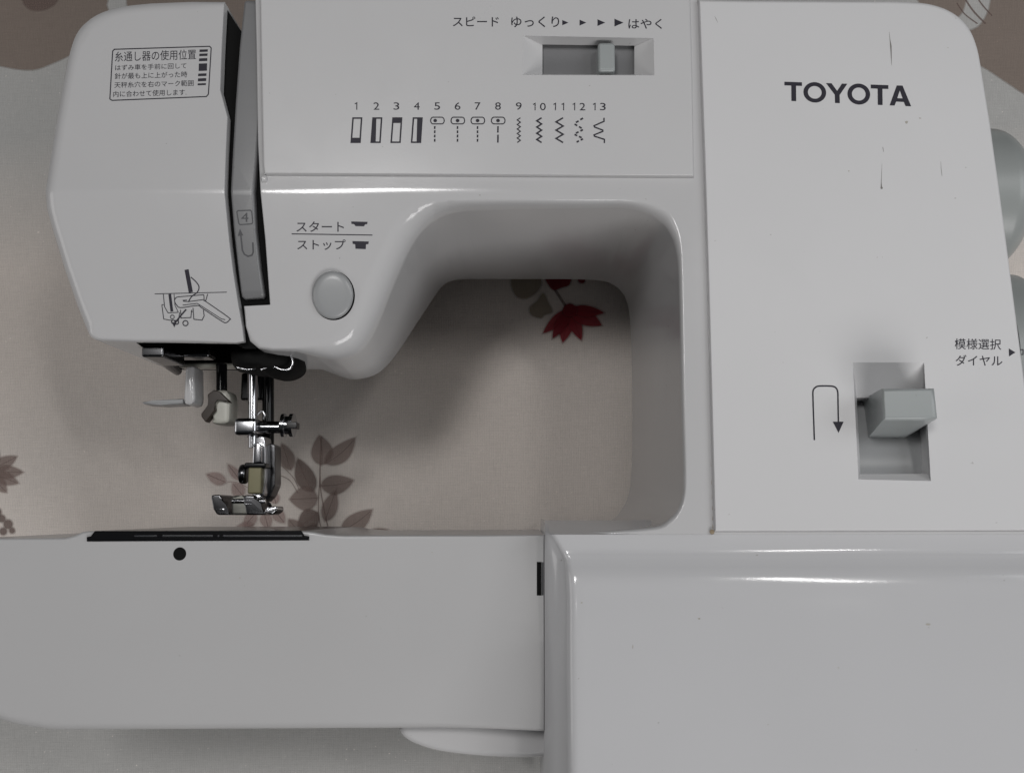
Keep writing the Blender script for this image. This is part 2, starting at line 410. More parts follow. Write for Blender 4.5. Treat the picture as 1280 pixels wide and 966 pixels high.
# small blossom at the left edge, with berries
for a_, l_ in ((-75, 42), (-35, 44), (0, 44), (25, 42), (55, 40), (85, 38)):
    r_ = math.radians(a_); leaf(-14+6*math.cos(r_), 590+6*math.sin(r_), -14+l_*math.cos(r_), 590+l_*.8*math.sin(r_), 17, P_LEAF, 'printed_petal')
for x_, y_, q_ in ((2, 648, 5), (10, 655, 6), (4, 664, 5), (15, 663, 4), (-4, 640, 6)):
    cloth_print('printed_berry', [(x_+q_*math.cos(k*math.pi/4), y_+q_*math.sin(k*math.pi/4)) for k in range(8)], P_DARK)
# leafy sprig behind the presser foot
stem([(402, 545), (400, 590), (402, 620), (412, 668)], 1.6, P_LEAF); stem([(400, 596), (398, 640), (404, 670)], 1.3, P_LEAF)
leaf(402, 582, 399, 543, 28, P_LEAF, skew=2); leaf(406, 580, 445, 546, 23, P_LEAF, skew=3); leaf(392, 615, 372, 572, 25, P_DARK, skew=-2)
leaf(400, 607, 443, 600, 25, P_LEAF, skew=2); leaf(406, 652, 420, 612, 20, P_LEAF); leaf(426, 664, 466, 636, 24, P_LEAF, skew=2)
leaf(398, 622, 361, 624, 31, P_LEAF); leaf(398, 640, 372, 660, 26, P_DARK); leaf(460, 664, 500, 668, 12, P_LEAF)
leaf(364, 588, 352, 553, 20, P_LEAF); leaf(377, 668, 360, 648, 18, P_LEAF); leaf(395, 655, 384, 684, 20, P_DARK)
leaf(283, 603, 257, 592, 16, P_PINK); leaf(300, 600, 284, 579, 12, P_PINK); leaf(304, 620, 290, 603, 18, P_PINK)
leaf(320, 640, 304, 660, 16, P_PINK); leaf(330, 640, 336, 662, 16, P_PINK); leaf(342, 636, 356, 654, 16, P_PINK); leaf(318, 655, 290, 664, 14, P_PINK)
leaf(345, 630, 340, 612, 14, P_PINK); leaf(352, 662, 340, 672, 12, P_PINK)
stem([(345, 592), (362, 600), (372, 616)], 1.1, P_LEAF); stem([(284, 602), (300, 604), (330, 622)], 1.0, P_PINK); stem([(350, 580), (366, 596), (374, 612)], 1.0, P_LEAF)
# red blossom in the opening
stem([(690, 356), (700, 372), (712, 390)], 3.4, P_DARK)
cloth_print('printed_bud', [(682, 344), (712, 344), (712, 356), (702, 360), (692, 363), (685, 356)], P_RED2)
cloth_print('printed_bud', [(722, 344), (732, 346), (730, 354), (723, 353)], P_RED2, 3)
cloth_print('printed_leaf', [(640, 346), (672, 342), (677, 356), (668, 368), (655, 374), (643, 368)], P_OLIVE)
cloth_print('printed_leaf', [(679, 366), (686, 378), (691, 390), (681, 394), (676, 398), (664, 394), (662, 384), (671, 376)], P_OLIVE)
for tip, wd_, mt in (((678, 417), 15, P_RED), ((703, 429), 19, P_RED), ((727, 426), 17, P_RED), ((753, 407), 21, P_RED), ((756, 391), 15, P_RED), ((690, 424), 15, P_RED2)):
    leaf(712, 387, tip[0], tip[1], wd_, mt, 'printed_petal', 0, mt is P_RED)
cloth_print('printed_blossom_centre', [(704, 384), (712, 379), (721, 384), (720, 394), (710, 396), (704, 392)], P_RED2)

# ================================================================== SEWING MACHINE
root = bpy.data.objects.new('sewing_machine', None); scene.collection.objects.link(root)
root.empty_display_size = .05
root['label'] = 'white sewing machine lying on its back on the flowered tablecloth'
root['category'] = 'sewing machine'

# ---------------------------------------------------------------- body (arm and column)
# F = where the front starts to round off, G = where the wall starts, h = drop of the rounding, B = rear edge, zb = its height
rows = []
def row(F, G=None, h=1.0, B=None, zb=12): rows.append((F, G, h, B, zb))
for f in ((320, -22), (322, 60), (324, 180), (327, 240), (333, 300), (339, 381), (323, 382), (306.5, 383)):
    row(f, (f[0]-1.2, f[1]+(1.2 if f == (339, 381) else 0)), 1.0, None, 60)
row((310, 386), (306, 390), 1.2, None, 90); row((312, 408), (307.5, 408), 1.5, None, 90); row((318, 422), (313, 427), 2, None, 90)
row((327, 431), (324, 436), 2.5, None, 90); row((342, 434), (341, 439), 3, None, 90); row((372, 433), (372, 440), 4, None, 90)
row((392, 428), (394, 446), 8, (424, 470), 88); row((412, 420), (420, 450), 10, (440, 474), 86); row((428, 410), (446, 444), 12, (458, 472), 84)
row((438, 395), (462, 428), 13, (476, 464), 78); row((447, 372), (476, 400), 13, (496, 442), 62); row((458, 345), (490, 365), 13, (517, 410), 45)
row((470, 318), (503, 335), 13, (537, 380), 30); row((484, 288), (516, 308), 12, (550, 361), 22); row((499, 267), (530, 288), 11, (562, 352), 20)
row((518, 254), (548, 274), 10, (580, 349), 18); row((545, 249), (570, 267), 9, (600, 349), 18); row((590, 248), (600, 264), 8, (625, 349), 18)
row((660, 248), (660, 262), 7, (665, 349), 18); row((730, 248), (725, 261), 6, (710, 349), 18); row((785, 249), (778, 261), 6, (752, 351), 18)
row((815, 253), (806, 267), 6, (768, 357), 18); row((835, 264), (824, 277), 6, (778, 366), 18); row((846, 280), (836, 291), 5, (784, 378), 18)
row((852, 305), (844, 312), 4, (787, 396), 18); row((854, 350), (848, 352), 3, (789, 430), 18); row((857, 500), (851, 500), 2.6, (790, 520), 18)
row((859, 590), (853.5, 590), 2.6, (789, 590), 18); row((857, 622), (852, 620), 2.6, (785, 620), 18); row((850, 642), (845.5, 638), 2.6, (776, 638), 18)
row((838, 655), (834, 650), 2.6, (764, 650), 18); row((820, 663), (818, 658), 2.6, (745, 656), 18); row((760, 667), (760, 663.5), 2, (720, 659), 18)
row((700, 668), (700, 665), 2, (690, 659), 18)
for f in ((704, 800), (1000, 805), (1295, 805), (1292, 600), (1274, 480), (1260, 390), (1240, 235), (1218, 95), (1212, 62), (1196, 36), (1176, 18), (1150, 8), (1100, 6), (930, 6), (872, 5), (866, -22), (600, -24)):
    row(f, None, 1.0, None, 12)
i0 = next(i for i, q in enumerate(rows) if q[0] == (392, 428)); i1 = next(i for i, q in enumerate(rows) if q[0] == (760, 667))
def _flat(q): return Vector((*q[0], q[2]))
seg_ = rows[i0:i1+1]
_cat = lambda L: smooth_path(L, 4)
_F = _cat([q[0] for q in seg_]); _G = _cat([q[1] for q in seg_]); _B = _cat([q[3] for q in seg_]); _H = _cat([(q[2], q[4]) for q in seg_])
rows[i0:i1+1] = [(f, g, h_[0], b, h_[1]) for f, g, b, h_ in zip(_F, _G, _B, _H)]
bm = bmesh.new(); Fp, Gp, Bp = [], [], []
Fpx = [r[0] for r in rows]
for F, G, h, B, zb in rows:
    slope = F[0] < 869
    s = S
    f = s(*F); g = s(*(G or F)); 
    if G is None: g = f + Vector((0, 0, -.5))
    else:
        g = s(G[0], G[1], -h)
    Fp.append(f); Gp.append(g)
    Bp.append(Z(B[0], B[1], zb) if B else Vector((g.x, g.y, zb)))
rings = arc_rings(Fp, Gp, 6)
# walls bulge a little between the rounding and the rear edge
for t in (.33, .66): rings.append([g.lerp(b, t) for g, b in zip(Gp, Bp)])
rings.append(Bp)
rv = [vs(bm, r) for r in rings]
for a, b in zip(rv, rv[1:]): ring_faces(bm, a, b)
holes_b = [vs(bm, [S(x, y, 0) for x, y in hp]) for hp in ([(650, 41), (821, 44), (822, 98), (649, 98)], [(1050, 448), (1175, 448), (1180, 606), (1056, 604)])]
crease_flatten(bm)
fill(bm, [rv[0]]+holes_b)
crease_apply(bm)
body = mk('body', bm, WHITE, root, smooth=50)

# ---------------------------------------------------------------- stitch chart panel
def plate(bm, outline, wpx, surf, h_top, h_bot, holes=(), edge=0.8):
    """plate with rounded rim; holes = list of px loops left open at the top"""
    Fo = offset_loop(outline, wpx)
    F = [surf(x, y, h_top) for x, y in Fo]; G = [surf(x, y, h_top-edge) for x, y in outline]
    G = [Vector((g.x, g.y, f.z-edge)) for f, g in zip(F, G)]
    rr = arc_rings(F, G, 4)+[[Vector((g.x, g.y, g.z-(h_top-edge-h_bot))) for g in G]]
    rv = [vs(bm, r) for r in rr]
    for a, b in zip(rv, rv[1:]): ring_faces(bm, a, b)
    hl = [vs(bm, [surf(x, y, h_top) for x, y in hp]) for hp in holes]
    fill(bm, [rv[0]]+hl)
    return hl
bm = bmesh.new()
rec = [(654, 45), (817, 48), (818, 94.5), (653, 94)]
win = [(678, 56), (793, 57.5), (793, 93.2), (678, 93)]
out = [(325, -20), (329, 205), (330.5, 218), (867, 221), (865, 100), (862, -20)]
hl = plate(bm, out, 2.2, S, 2.2, -.5, [rec], edge=1.1)
a = vs(bm, [S(x, y, -3.2) for x, y in win]); ring_faces(bm, hl[0], a)
b_ = vs(bm, [S(x, y, -9) for x, y in win]); ring_faces(bm, a, b_)
panel = mk('stitch_panel', bm, WHITE2, root, smooth=25)
# groove line lit at the foot of the panel, small pivot nub at its left end
bm = bmesh.new(); lathe(bm, S(327, 224, 0), S(334, 224, 0), [(0, .9), (.4, 1.5), (2.0, 1.5), (2.3, .9)], 16)
mk('hinge_nub', bm, WHITE, panel, smooth=40)
# speed slider
bm = bmesh.new(); vv = vs(bm, [S(x, y, -5.5) for x, y in [(674, 50), (797, 50), (797, 97), (674, 97)]]); bm.faces.new(vv)
mk('slider_track', bm, TRACKG, panel, smooth=None)
bm = bmesh.new()
p0 = S(747.5, 52, 2.4); p1 = S(769.5, 88.5, 2.4)
box_mm(bm, p0.x, p1.x, p1.y, p0.y, p0.z-9.5, p0.z-.6, 1.3, 4)
mk('speed_slider', bm, BLUEG, root, smooth=40)

# ---------------------------------------------------------------- control panel (right)
bm = bmesh.new()
out = smooth_path([(1120, 3), (1160, 6), (1190, 17), (1210, 36), (1221, 62), (1227, 95)], 5)
out = [(873, 1), (930, 2)]+out+[(1236, 150), (1248, 235), (1258, 310), (1269, 395), (1280, 480), (1303, 663), (893, 664), (886, 400), (880, 200)]
hr = [(1066, 453), (1155, 453), (1163.5, 601), (1073, 599)]
wr = [(1070.5, 497), (1158, 497), (1161, 591), (1075, 593)]
hl = plate(bm, out, 2.4, SR, 2.0, -1.0, [hr], edge=1.3)
fun = [SR(1071, 497, -8), SR(1157, 497, -8), SR(1159, 592, -2), SR(1075.5, 592.5, -2)]
a = vs(bm, fun); ring_faces(bm, hl[0], a)
a2 = vs(bm, [p+Vector((0, 0, -14)) for p in fun]); ring_faces(bm, a, a2)
cpanel = mk('control_panel', bm, CTRLW, root, smooth=25)
# curved carrier seen through the lever window
bm = bmesh.new(); prev = None
for k in range(13):
    t = k/12; py = 485+t*125; hz = -24+17*math.sin(math.pi*min(1, t*.62))
    r_ = vs(bm, [SR(1060, py, hz), SR(1172, py, hz)])
    if prev: ring_faces(bm, prev, r_, False)
    prev = r_
mk('lever_carrier', bm, GREYP, cpanel, smooth=60)
# reverse lever
bm = bmesh.new()
fr = [(1103, 487), (1165, 486.5), (1170, 521), (1168, 525), (1106, 525)]
F = [SR(x, y, 17) for x, y in [(1106, 490), (1162, 489.5), (1165, 519), (1149, 520.5), (1108, 520.5)]]
c = sum(F, Vector())/5
G2 = [SR(x, y, 15.2) for x, y in [(1101.5, 486), (1167, 485.5), (1171, 523), (1151, 526), (1103, 526)]]
B2 = [SR(x, y, -12) for x, y in [(1084, 496), (1140, 500), (1150, 536), (1128, 549), (1084, 548)]]
B3 = [SR(x, y, -30) for x, y in [(1072, 508), (1120, 510), (1130, 548), (1115, 556), (1072, 556)]]
rv = [vs(bm, r) for r in arc_rings(F, G2, 5)+[[g.lerp(b, .5) for g, b in zip(G2, B2)], B2, B3]]
for a, b in zip(rv, rv[1:]): ring_faces(bm, a, b)
bm.faces.new(rv[0]); bm.faces.new(rv[-1])
mk('reverse_lever', bm, BLUEG, root, smooth=48)

# ---------------------------------------------------------------- base
bm = bmesh.new()
prof = [(650, 120), (664.5, 146)]+smooth_path([(668, 150.1), (684, 150.25), (690, 150.5), (694, 150.82), (699, 151.25), (706, 151.95), (712, 152.6), (718, 153.15), (723, 153.5), (730, 153.82), (745, 154.25), (780, 155.4), (840, 156.8), (900, 157.8), (970, 158.8), (1040, 159.8)], 4)+[(1080, 148), (1090, 120)]
cols = [0, 1, 2, 3, 4, 5, 6, 7, 8, 9, 10]
base_prof = list(prof)
prev = None
for py, z in prof:
    e = max(0, min(1, (py-668)/90)); e2 = 1-(1-e)**2.2
    e3 = max(0, min(1, (py-664)/34)); xl = 685.5+14*e3**.8+8*e2+max(0, (py-800))*.008                     # front left corner
    pts = []
    zw = min(z-.3, 144.2)
    wall = Z(681.2, py, zw)
    pts.append(Vector((wall.x+1, wall.y, 6))); pts.append(wall)
    d = z-zw; cor = Z(xl, py, z)
    pts.append(wall.lerp(Vector((cor.x, cor.y, z)), .5)*1.0)
    R_ = min(4.2, d*.42)
    base_pt = wall.lerp(Vector((cor.x, cor.y, z-R_)), .93); pts.append(Vector((cor.x-.15, cor.y, z-R_)))
    pts[2] = wall.lerp(pts[3], .55)
    for k in (1, 2, 3, 4, 5):
        t = math.pi/2*k/5; pts.append(Vector((cor.x+R_*(1-math.cos(t)), cor.y, z-R_*(1-math.sin(t)))))
    for fx in (.02, .1, .3, .6, .85, 1.0):
        X = xl+10+(1420-xl)*fx; q = Z(X, py, z); pts.append(q)
    pts.append(Vector((pts[-1].x, pts[-1].y, 6)))
    r_ = vs(bm, pts)
    if prev: ring_faces(bm, prev, r_, False)
    prev = r_
base = mk('base', bm, BASEW, root, smooth=60, wn=False)

# ---------------------------------------------------------------- free arm
FZ = 136.0
def SA(px, py, h=0.0):
    """front of the free arm: it swells slightly towards its lower right corner"""
    z = FZ+h
    for _ in range(4):
        p = Z(px, py, z); z = FZ+h+arm_dz(p.x, p.y)
    return p
A1 = Z(676, 668, FZ); A2 = Z(560, 905, FZ); _n = Vector((-(A2-A1).y, (A2-A1).x, 0)).normalized()
if _n.x < 0: _n = -_n
def arm_dz(x, y):
    d = (Vector((x, y, 0))-Vector((A1.x, A1.y, 0))).dot(_n)
    q = max(0, d+8); r = 0.0058*q*q if q < 22 else 0.0058*484+.255*(q-22)
    yb = Z(300, 800, FZ).y                         # and rolls off gently at the bottom
    b = max(0, yb-y); return min(r, 7.5)*1.0-.0035*b*b
bm = bmesh.new()
top_ = [(-45, 673), (82, 672), (94, 669), (104, 664.5), (112, 663.5), (380, 663.5), (392, 664.5), (408, 667.5), (430, 669), (600, 668.6), (680.5, 668)]
bot_ = [(681, 909), (500, 911.5), (250, 913), (80, 914)]+smooth_path([(60, 913.5), (25, 908), (0, 901), (-25, 888), (-42, 865)], 4)
out = top_+bot_
wd = [3 if y < 700 else 9 for x, y in out]
for i, (x, y) in enumerate(out):
    if x > 679: wd[i] = 2
Fo = offset_loop(out, wd)
F = [Z(x, y, FZ) for x, y in Fo]; G = []
for (x, y), f in zip(out, F):
    hh = 1.2 if y < 700 else 5
    G.append(Z(x, y, FZ-hh))
rr = arc_rings(F, G, 5)
Bk = []
for (x, y), g in zip(out, G):
    Bk.append(Vector((g.x, g.y+(4 if y > 700 else 0), 24)))
rr.append(Bk)
rv = [vs(bm, r) for r in rr]
for a, b in zip(rv, rv[1:]): ring_faces(bm, a, b)
fill(bm, [rv[0]])
for k in range(-1, 16):                              # cuts that let the front bend smoothly
    co = Vector((A1.x, A1.y, 0))+_n*(-8+k*2.6)
    bmesh.ops.bisect_plane(bm, geom=bm.verts[:]+bm.edges[:]+bm.faces[:], plane_co=co, plane_no=_n, dist=1e-5)
yb = Z(300, 800, FZ).y
for k in range(0, 9):
    bmesh.ops.bisect_plane(bm, geom=bm.verts[:]+bm.edges[:]+bm.faces[:], plane_co=(0, yb-k*3.6, 0), plane_no=(0, 1, 0), dist=1e-5)
for v in bm.verts:
    v.co.z += arm_dz(v.co.x, v.co.y)*(1 if v.co.z > 100 else 0)
farm = mk('free_arm', bm, ARMW, root, smooth=50)
# small round hole and narrow slot in its front
bm = bmesh.new(); c = SA(224.5, 692, .12)
lathe(bm, c+Vector((0, 0, -.25)), c, [(0, 2.55), (.12, 2.55), (.25, 2.3)], 32)
hole = mk('screw_hole', bm, VOID, farm, smooth=30)
bm = bmesh.new(); poly(bm, [(671, 702), (676.5, 702), (676.5, 744), (671, 744)], SA, .15); decal('latch_slot', bm, VOID, farm)
bm = bmesh.new(); poly(bm, [(676.7, 702), (679.5, 702.5), (679.5, 743.5), (676.7, 744)], SA, .15); decal('latch_slot_lip', bm, INKG, farm)
# needle plate
bm = bmesh.new()
lp = [(108, 671), (113, 670), (118, 663.5), (376, 663), (380, 669), (386, 670), (386, 675), (108, 676.5)]
F = [Z(x, y, FZ+.9) for x, y in lp]; 
rv = [vs(bm, r) for r in (F, [Vector((p.x, p.y+(0), 30)) for p in F])]
ring_faces(bm, rv[0], rv[1]); fill(bm, [rv[0]])
bmesh.ops.bevel(bm, geom=[e for e in bm.edges if all(abs(v.co.z-FZ-.9) < .01 for v in e.verts) and len(e.link_faces) == 2 and e.calc_face_angle(0) > .5], offset=.35, segments=2, affect='EDGES')
npl = mk('needle_plate', bm, BLACK, root, smooth=30)
bm = bmesh.new(); a = Z(168, 670.4, FZ+1.1); b = Z(378, 668.4, FZ+1.1); box_mm(bm, a.x, b.x, a.y, b.y, FZ-2, FZ+1.25, .12, 1)
mk('plate_edge', bm, CHROME, npl, smooth=30)
bm = bmesh.new()
for x0, x1 in ((196, 203), (266, 272), (274, 279)):
    a = Z(x0, 670.8, FZ+1.3); b = Z(x1, 668.2, FZ+1.3); box_mm(bm, a.x, b.x, a.y, b.y, FZ, FZ+1.4, .05, 1)
mk('plate_notch', bm, BLACK, npl, smooth=None)

# support foot seen under the free arm
bm = bmesh.new()
lp = [(716, 905), (716, 944), (660, 945), (600, 944), (550, 939), (520, 930), (503, 919), (498, 908), (520, 905)]
lp = smooth_path([(700, 943.5), (650, 945), (600, 943), (550, 937), (520, 928), (504, 918), (499, 908)], 4)
lp = [(716, 943)]+lp+[(510, 880), (716, 880)]
Fo = offset_loop(lp, [6]*len(lp))
F = [Z(x, y, 118) for x, y in Fo]; G = [Z(x, y, 113) for x, y in lp]
rv = [vs(bm, r) for r in arc_rings(F, G, 5)+[[Vector((g.x, g.y+3, 30)) for g in G]]]
for a, b in zip(rv, rv[1:]): ring_faces(bm, a, b)
fill(bm, [rv[0]]); mk('support_foot', bm, WHITE, root, smooth=50)

# ---------------------------------------------------------------- face cover (left end of the head)
bm = bmesh.new()
corner = smooth_path([(190, 6), (150, 11), (118, 23), (97, 45), (86, 78)], 6)
out = [(281, 3), (240, 4)]+corner+[(80, 110), (72, 155), (64, 205), (58.5, 240), (60, 262), (66, 285), (82, 337), (98, 383), (108, 408)]
out += smooth_path([(111, 416), (115, 422), (124, 426), (140, 427)], 3)+[(170, 428), (230, 428.5), (295, 429), (305.5, 427), (303.5, 410), (297.5, 375), (292, 340), (287, 300), (281.5, 242), (283, 190), (285, 147), (276, 113), (278, 60)]
wd, hd = [], []
for x, y in out:
    if x > 270: wd.append(1.6); hd.append(.8)
    elif y > 412: wd.append(6); hd.append(2.2)
    elif y < 30: wd.append(9); hd.append(4)
    else: wd.append(11); hd.append(5)
Fo = offset_loop(out, wd)
Fo = [(min(x, 281) if y < 20 else x, max(y, 10)) for x, y in Fo]
F = [S(x, y, 0) for x, y in Fo]; G = [S(x, y, -h) for (x, y), h in zip(out, hd)]
rr = arc_rings(F, G, 5)
Bk = []
for (x, y), g in zip(out, G):
    zb = 63
    Bk.append(Vector((g.x, g.y, zb)))
rr.append([g.lerp(b, .5) for g, b in zip(G, Bk)]); rr.append(Bk)
rv = [vs(bm, r) for r in rr]
for a, b in zip(rv, rv[1:]): ring_faces(bm, a, b)
crease_flatten(bm); fill(bm, [rv[0]]); fill(bm, [rv[-1]]); crease_apply(bm)
face = mk('face_cover', bm, FACEW, root, smooth=50)
# opening in its underside
a = Z(170, 429, 145)
bm = bmesh.new()
yv = a.y; zt = ZF+dz_main(a.x, yv)-2.4; a = Z(300, 429, zt); yv = a.y
vv = [(Z(170, 429, zt).x, zt), (60, zt), (60, 66), (Z(214, 466, 70).x, 66), (Z(196, 450, 100).x, 100)]
lo = vs(bm, [(x, yv-20, z) for x, z in vv]); hi = vs(bm, [(x, yv+22, z) for x, z in vv])
ring_faces(bm, lo, hi); bm.faces.new(lo); bm.faces.new(hi)
cut = mk('cutter', bm, VOID, None, smooth=None, wn=False)
face.data.materials.append(VOID)
for md in list(face.modifiers): face.modifiers.remove(md)
bo = face.modifiers.new('b', 'BOOLEAN'); bo.operation = 'DIFFERENCE'; bo.object = cut; bo.solver = 'EXACT'; bo.material_mode = 'TRANSFER'
dg = bpy.context.evaluated_depsgraph_get(); dg.update()
nm = bpy.data.meshes.new_from_object(face.evaluated_get(dg))
face.modifiers.clear(); face.data = nm; nm.name = 'face_cover'
bpy.data.objects.remove(cut)
for p in nm.polygons: p.use_smooth = True
nm.set_sharp_from_angle(angle=math.radians(50))
md = face.modifiers.new('wn', 'WEIGHTED_NORMAL'); md.keep_sharp = True; md.weight = 80

# dark lining of the slot and of the head
bm = bmesh.new()
poly(bm, [(281, 8), (304, 43), (330, 52), (331, 240), (343, 381), (331, 397), (320, 436), (306, 436), (300, 432), (283, 300), (277, 240), (280, 180), (272, 113), (276, 60)], lambda x, y, h: S(x, y, h), -4.5)
mk('slot_lining', bm, VOID, root, smooth=None)
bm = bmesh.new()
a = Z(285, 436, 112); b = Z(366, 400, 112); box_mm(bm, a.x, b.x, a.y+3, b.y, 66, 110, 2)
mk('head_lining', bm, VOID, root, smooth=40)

# silver strip (thread guide)
bm = bmesh.new()
out = [(306, 3.5), (309, 2), (331, 2), (334, 4), (331, 60), (327, 130), (322, 200), (318.5, 240), (321, 290), (326, 335), (331, 369), (329, 373), (306, 374.5), (302.5, 371), (298, 335), (293, 290), (289, 240), (291, 200), (295, 130), (300, 60)]
wd = [2.2 if x < 315 else 4.5 for x, y in out]
Fo = offset_loop(out, wd)
F = [S(x, y, -1.2) for x, y in Fo]; G = [S(x, y, -2.6) for x, y in out]
rv = [vs(bm, r) for r in arc_rings(F, G, 4)+[[Vector((g.x, g.y, g.z-12)) for g in G]]]
for a, b in zip(rv, rv[1:]): ring_faces(bm, a, b)
crease_flatten(bm); fill(bm, [rv[0]])
bev_y = S(315, 362, 0).y
for yy in (bev_y, bev_y-.9, bev_y-1.8, bev_y-2.7):
    bmesh.ops.bisect_plane(bm, geom=bm.verts[:]+bm.edges[:]+bm.faces[:], plane_co=(0, yy, 0), plane_no=(0, 1, 0), dist=1e-5)
for v in bm.verts:
    q = bev_y-v.co.y
    if q > 0 and v.co.z > 140: v.co.z -= .09*q*q*1.6
crease_apply(bm)
strip = mk('thread_guide', bm, SILVER, root, smooth=45)
S12 = lambda x, y, h: S(x, y, h-1.2)
bm = bmesh.new(); text(bm, '4', (301.5, 310.5, 266, 277.5), S12); decal('printed_number', bm, INKG, strip)
bm = bmesh.new(); ribbon(bm, [(297.5, 263.5), (313, 263), (314.5, 264.5), (316, 278), (314.5, 280), (300, 281), (298.5, 279.5), (296, 265)], 1.3, S12, PH, True); decal('printed_frame', bm, INKG, strip)
bm = bmesh.new(); ribbon(bm, [(301, 294), (303, 313), (305.5, 318), (310, 320.5), (315, 319), (316.5, 315), (316, 303)], 1.9, S12, PH); poly(bm, [(300, 286), (304, 294.5), (297.2, 295)], S12, PH+.02); decal('printed_arrow', bm, INKG, strip)

# ---------------------------------------------------------------- start / stop button
bm = bmesh.new()
def ell(cx, cy, rx, ry, h, n=48, rot=0): return [S(cx+rx*math.cos(2*math.pi*k/n), cy+ry*math.sin(2*math.pi*k/n), h) for k in range(n)]
bm2 = bmesh.new(); vv = vs(bm2, ell(417, 369.7, 26.6, 30.6, .1)); bm2.faces.new(vv)
bezel = decal('button_gap', bm2, VOID, body)
rg = [ell(415.8, 368.8, 26.0, 30.0, .12), ell(415.8, 368.8, 25.7, 29.7, .9), ell(415.6, 368.6, 24.8, 28.8, 1.5), ell(415.4, 368.4, 22.5, 26.4, 1.95), ell(415, 368, 16, 19, 2.15), ell(415, 368, 7, 8, 2.22)]
rv = [vs(bm, r) for r in rg]
for a, b in zip(rv, rv[1:]): ring_faces(bm, a, b)
bm.faces.new(rv[-1]); mk('start_button', bm, GREYP, root, smooth=60, wn=False)

# ---------------------------------------------------------------- handwheel and pattern dial at the right end
bm = bmesh.new()
zc = 92
ya = Z(1262, 168, zc).y; yb_ = Z(1262, 338, zc).y; R_ = abs(ya-yb_)/2; yc_ = (ya+yb_)/2
x0 = Z(1225, 250, zc).x; x1 = Z(1284, 250, zc).x
zc = ZF-8-R_
ax0 = Vector((x0, yc_, zc)); ax1 = Vector((x1, yc_, zc)); Lw = x1-x0
yt = Z(1262, 168, zc).y; ybm = Z(1262, 338, zc).y
R_ = abs(yt-ybm)/2; ax0.y = ax1.y = (yt+ybm)/2
x0 = Z(1200, 250, zc+10).x; x1 = Z(1284, 250, zc+10).x; ax0.x = x0; ax1.x = x1; Lw = x1-x0
prof = [(0, R_*.99), (Lw*.5, R_)]+[(Lw*(.5+.5*math.sin(t)), R_*(.2+.8*math.cos(t))) for t in [math.pi/2*k/12 for k in range(1, 13)]]
lathe(bm, ax0, ax1, prof, 64)
hw = mk('handwheel', bm, WHEELG, root, smooth=50)
bm = bmesh.new()
zc = 88; R2 = 40
c0 = Z(1269, 440, zc+R2*.8); Lx = 14
ax0 = Vector((c0.x-2, c0.y, zc)); ax1 = ax0+Vector((Lx+6, 0, 0))
prof = [(0, R2), (6, R2), (Lx, R2-.4), (Lx+2, R2-2), (Lx+3, R2-6)]
lathe(bm, ax0, ax1, prof, 90)
dial = mk('pattern_dial', bm, WHEELG, root, smooth=40)
def SD(px, py, h):
    z = zc+R2
    for _ in range(8):
        p = Z(px, py, z+h); z = zc+math.sqrt(max(1, R2*R2-(p.y-ax0.y)**2))
    return p
bm = bmesh.new(); ribbon(bm, [(1273.5, 437), (1279, 437), (1279, 443), (1273.5, 443)], 1.1, SD, .1, True); decal('printed_symbol', bm, INK, dial)
bm = bmesh.new(); ribbon(bm, [(1277+3*math.cos(k*math.pi/6), 477+3.4*math.sin(k*math.pi/6)) for k in range(12)], 1.1, SD, .1, True); decal('printed_symbol', bm, INK, dial)

# ---------------------------------------------------------------- needle area
NZ = 86
def P(x, y, z=NZ): return Z(x, y, z)
# black glossy housing under the arm
bm = bmesh.new()
lp = smooth_path([(298, 440), (345, 436), (368, 438), (380, 448), (379, 462), (364, 472), (345, 474), (330, 468), (300, 465), (292, 452)], 4, True)
F0 = [P(x, y, 112) for x, y in lp]; c = sum(F0, Vector())/len(F0)
rv = []
for s_, zz in ((.35, 129), (.6, 127.5), (.8, 124), (.93, 119), (1, 112), (.8, 97)):
    rv.append(vs(bm, [Vector((c.x+(p.x-c.x)*s_, c.y+(p.y-c.y)*s_, zz)) for p in F0]))
for a, b in zip(rv, rv[1:]): ring_faces(bm, a, b)
bm.faces.new(rv[0]); mk('bar_housing', bm, VOID, root, smooth=60)
bm = bmesh.new(); tube_path(bm, [P(x, y, 127) for x, y in smooth_path([(326, 462), (340, 458), (352, 462), (362, 461), (366, 452), (362, 441)], 4)], .45, 10)
tube_path(bm, [P(x, y, 122) for x, y in smooth_path([(296, 459), (310, 462), (324, 459)], 4)], .6, 10)
mk('glint_wire', bm, CHROME, root, smooth=60)  # chrome wires stand in for gloss highlights on the housing
# dark levers inside the head
bm = bmesh.new()
pbox(bm, 176, 205, 432, 446, 108, 132, 1.0); pbox(bm, 210, 262, 434, 446, 100, 110, 1.2)
tube_path(bm, [P(x, y, z) for x, y, z in ((205, 446, 95), (214, 456, 85), (222, 464, 76))], [3.2, 2.8, 2.0], 12)
mk('inner_lever', bm, STEEL, root, smooth=40)
# needle bar and presser bar
bm = bmesh.new(); rod(bm, P(316, 440, 90), P(316, 560, 90), 2.1); mk('needle_bar', bm, CHROME, root, smooth=40)
bm = bmesh.new(); rod(bm, P(335, 440, 78), P(335, 575, 78), 2.7)
pb = mk('presser_bar', bm, BLACK, root, smooth=40)
bm = bmesh.new(); pbox(bm, 300, 330, 466, 500, 70, 80, 1); mk('bar_bracket', bm, BLACK, root, smooth=40)
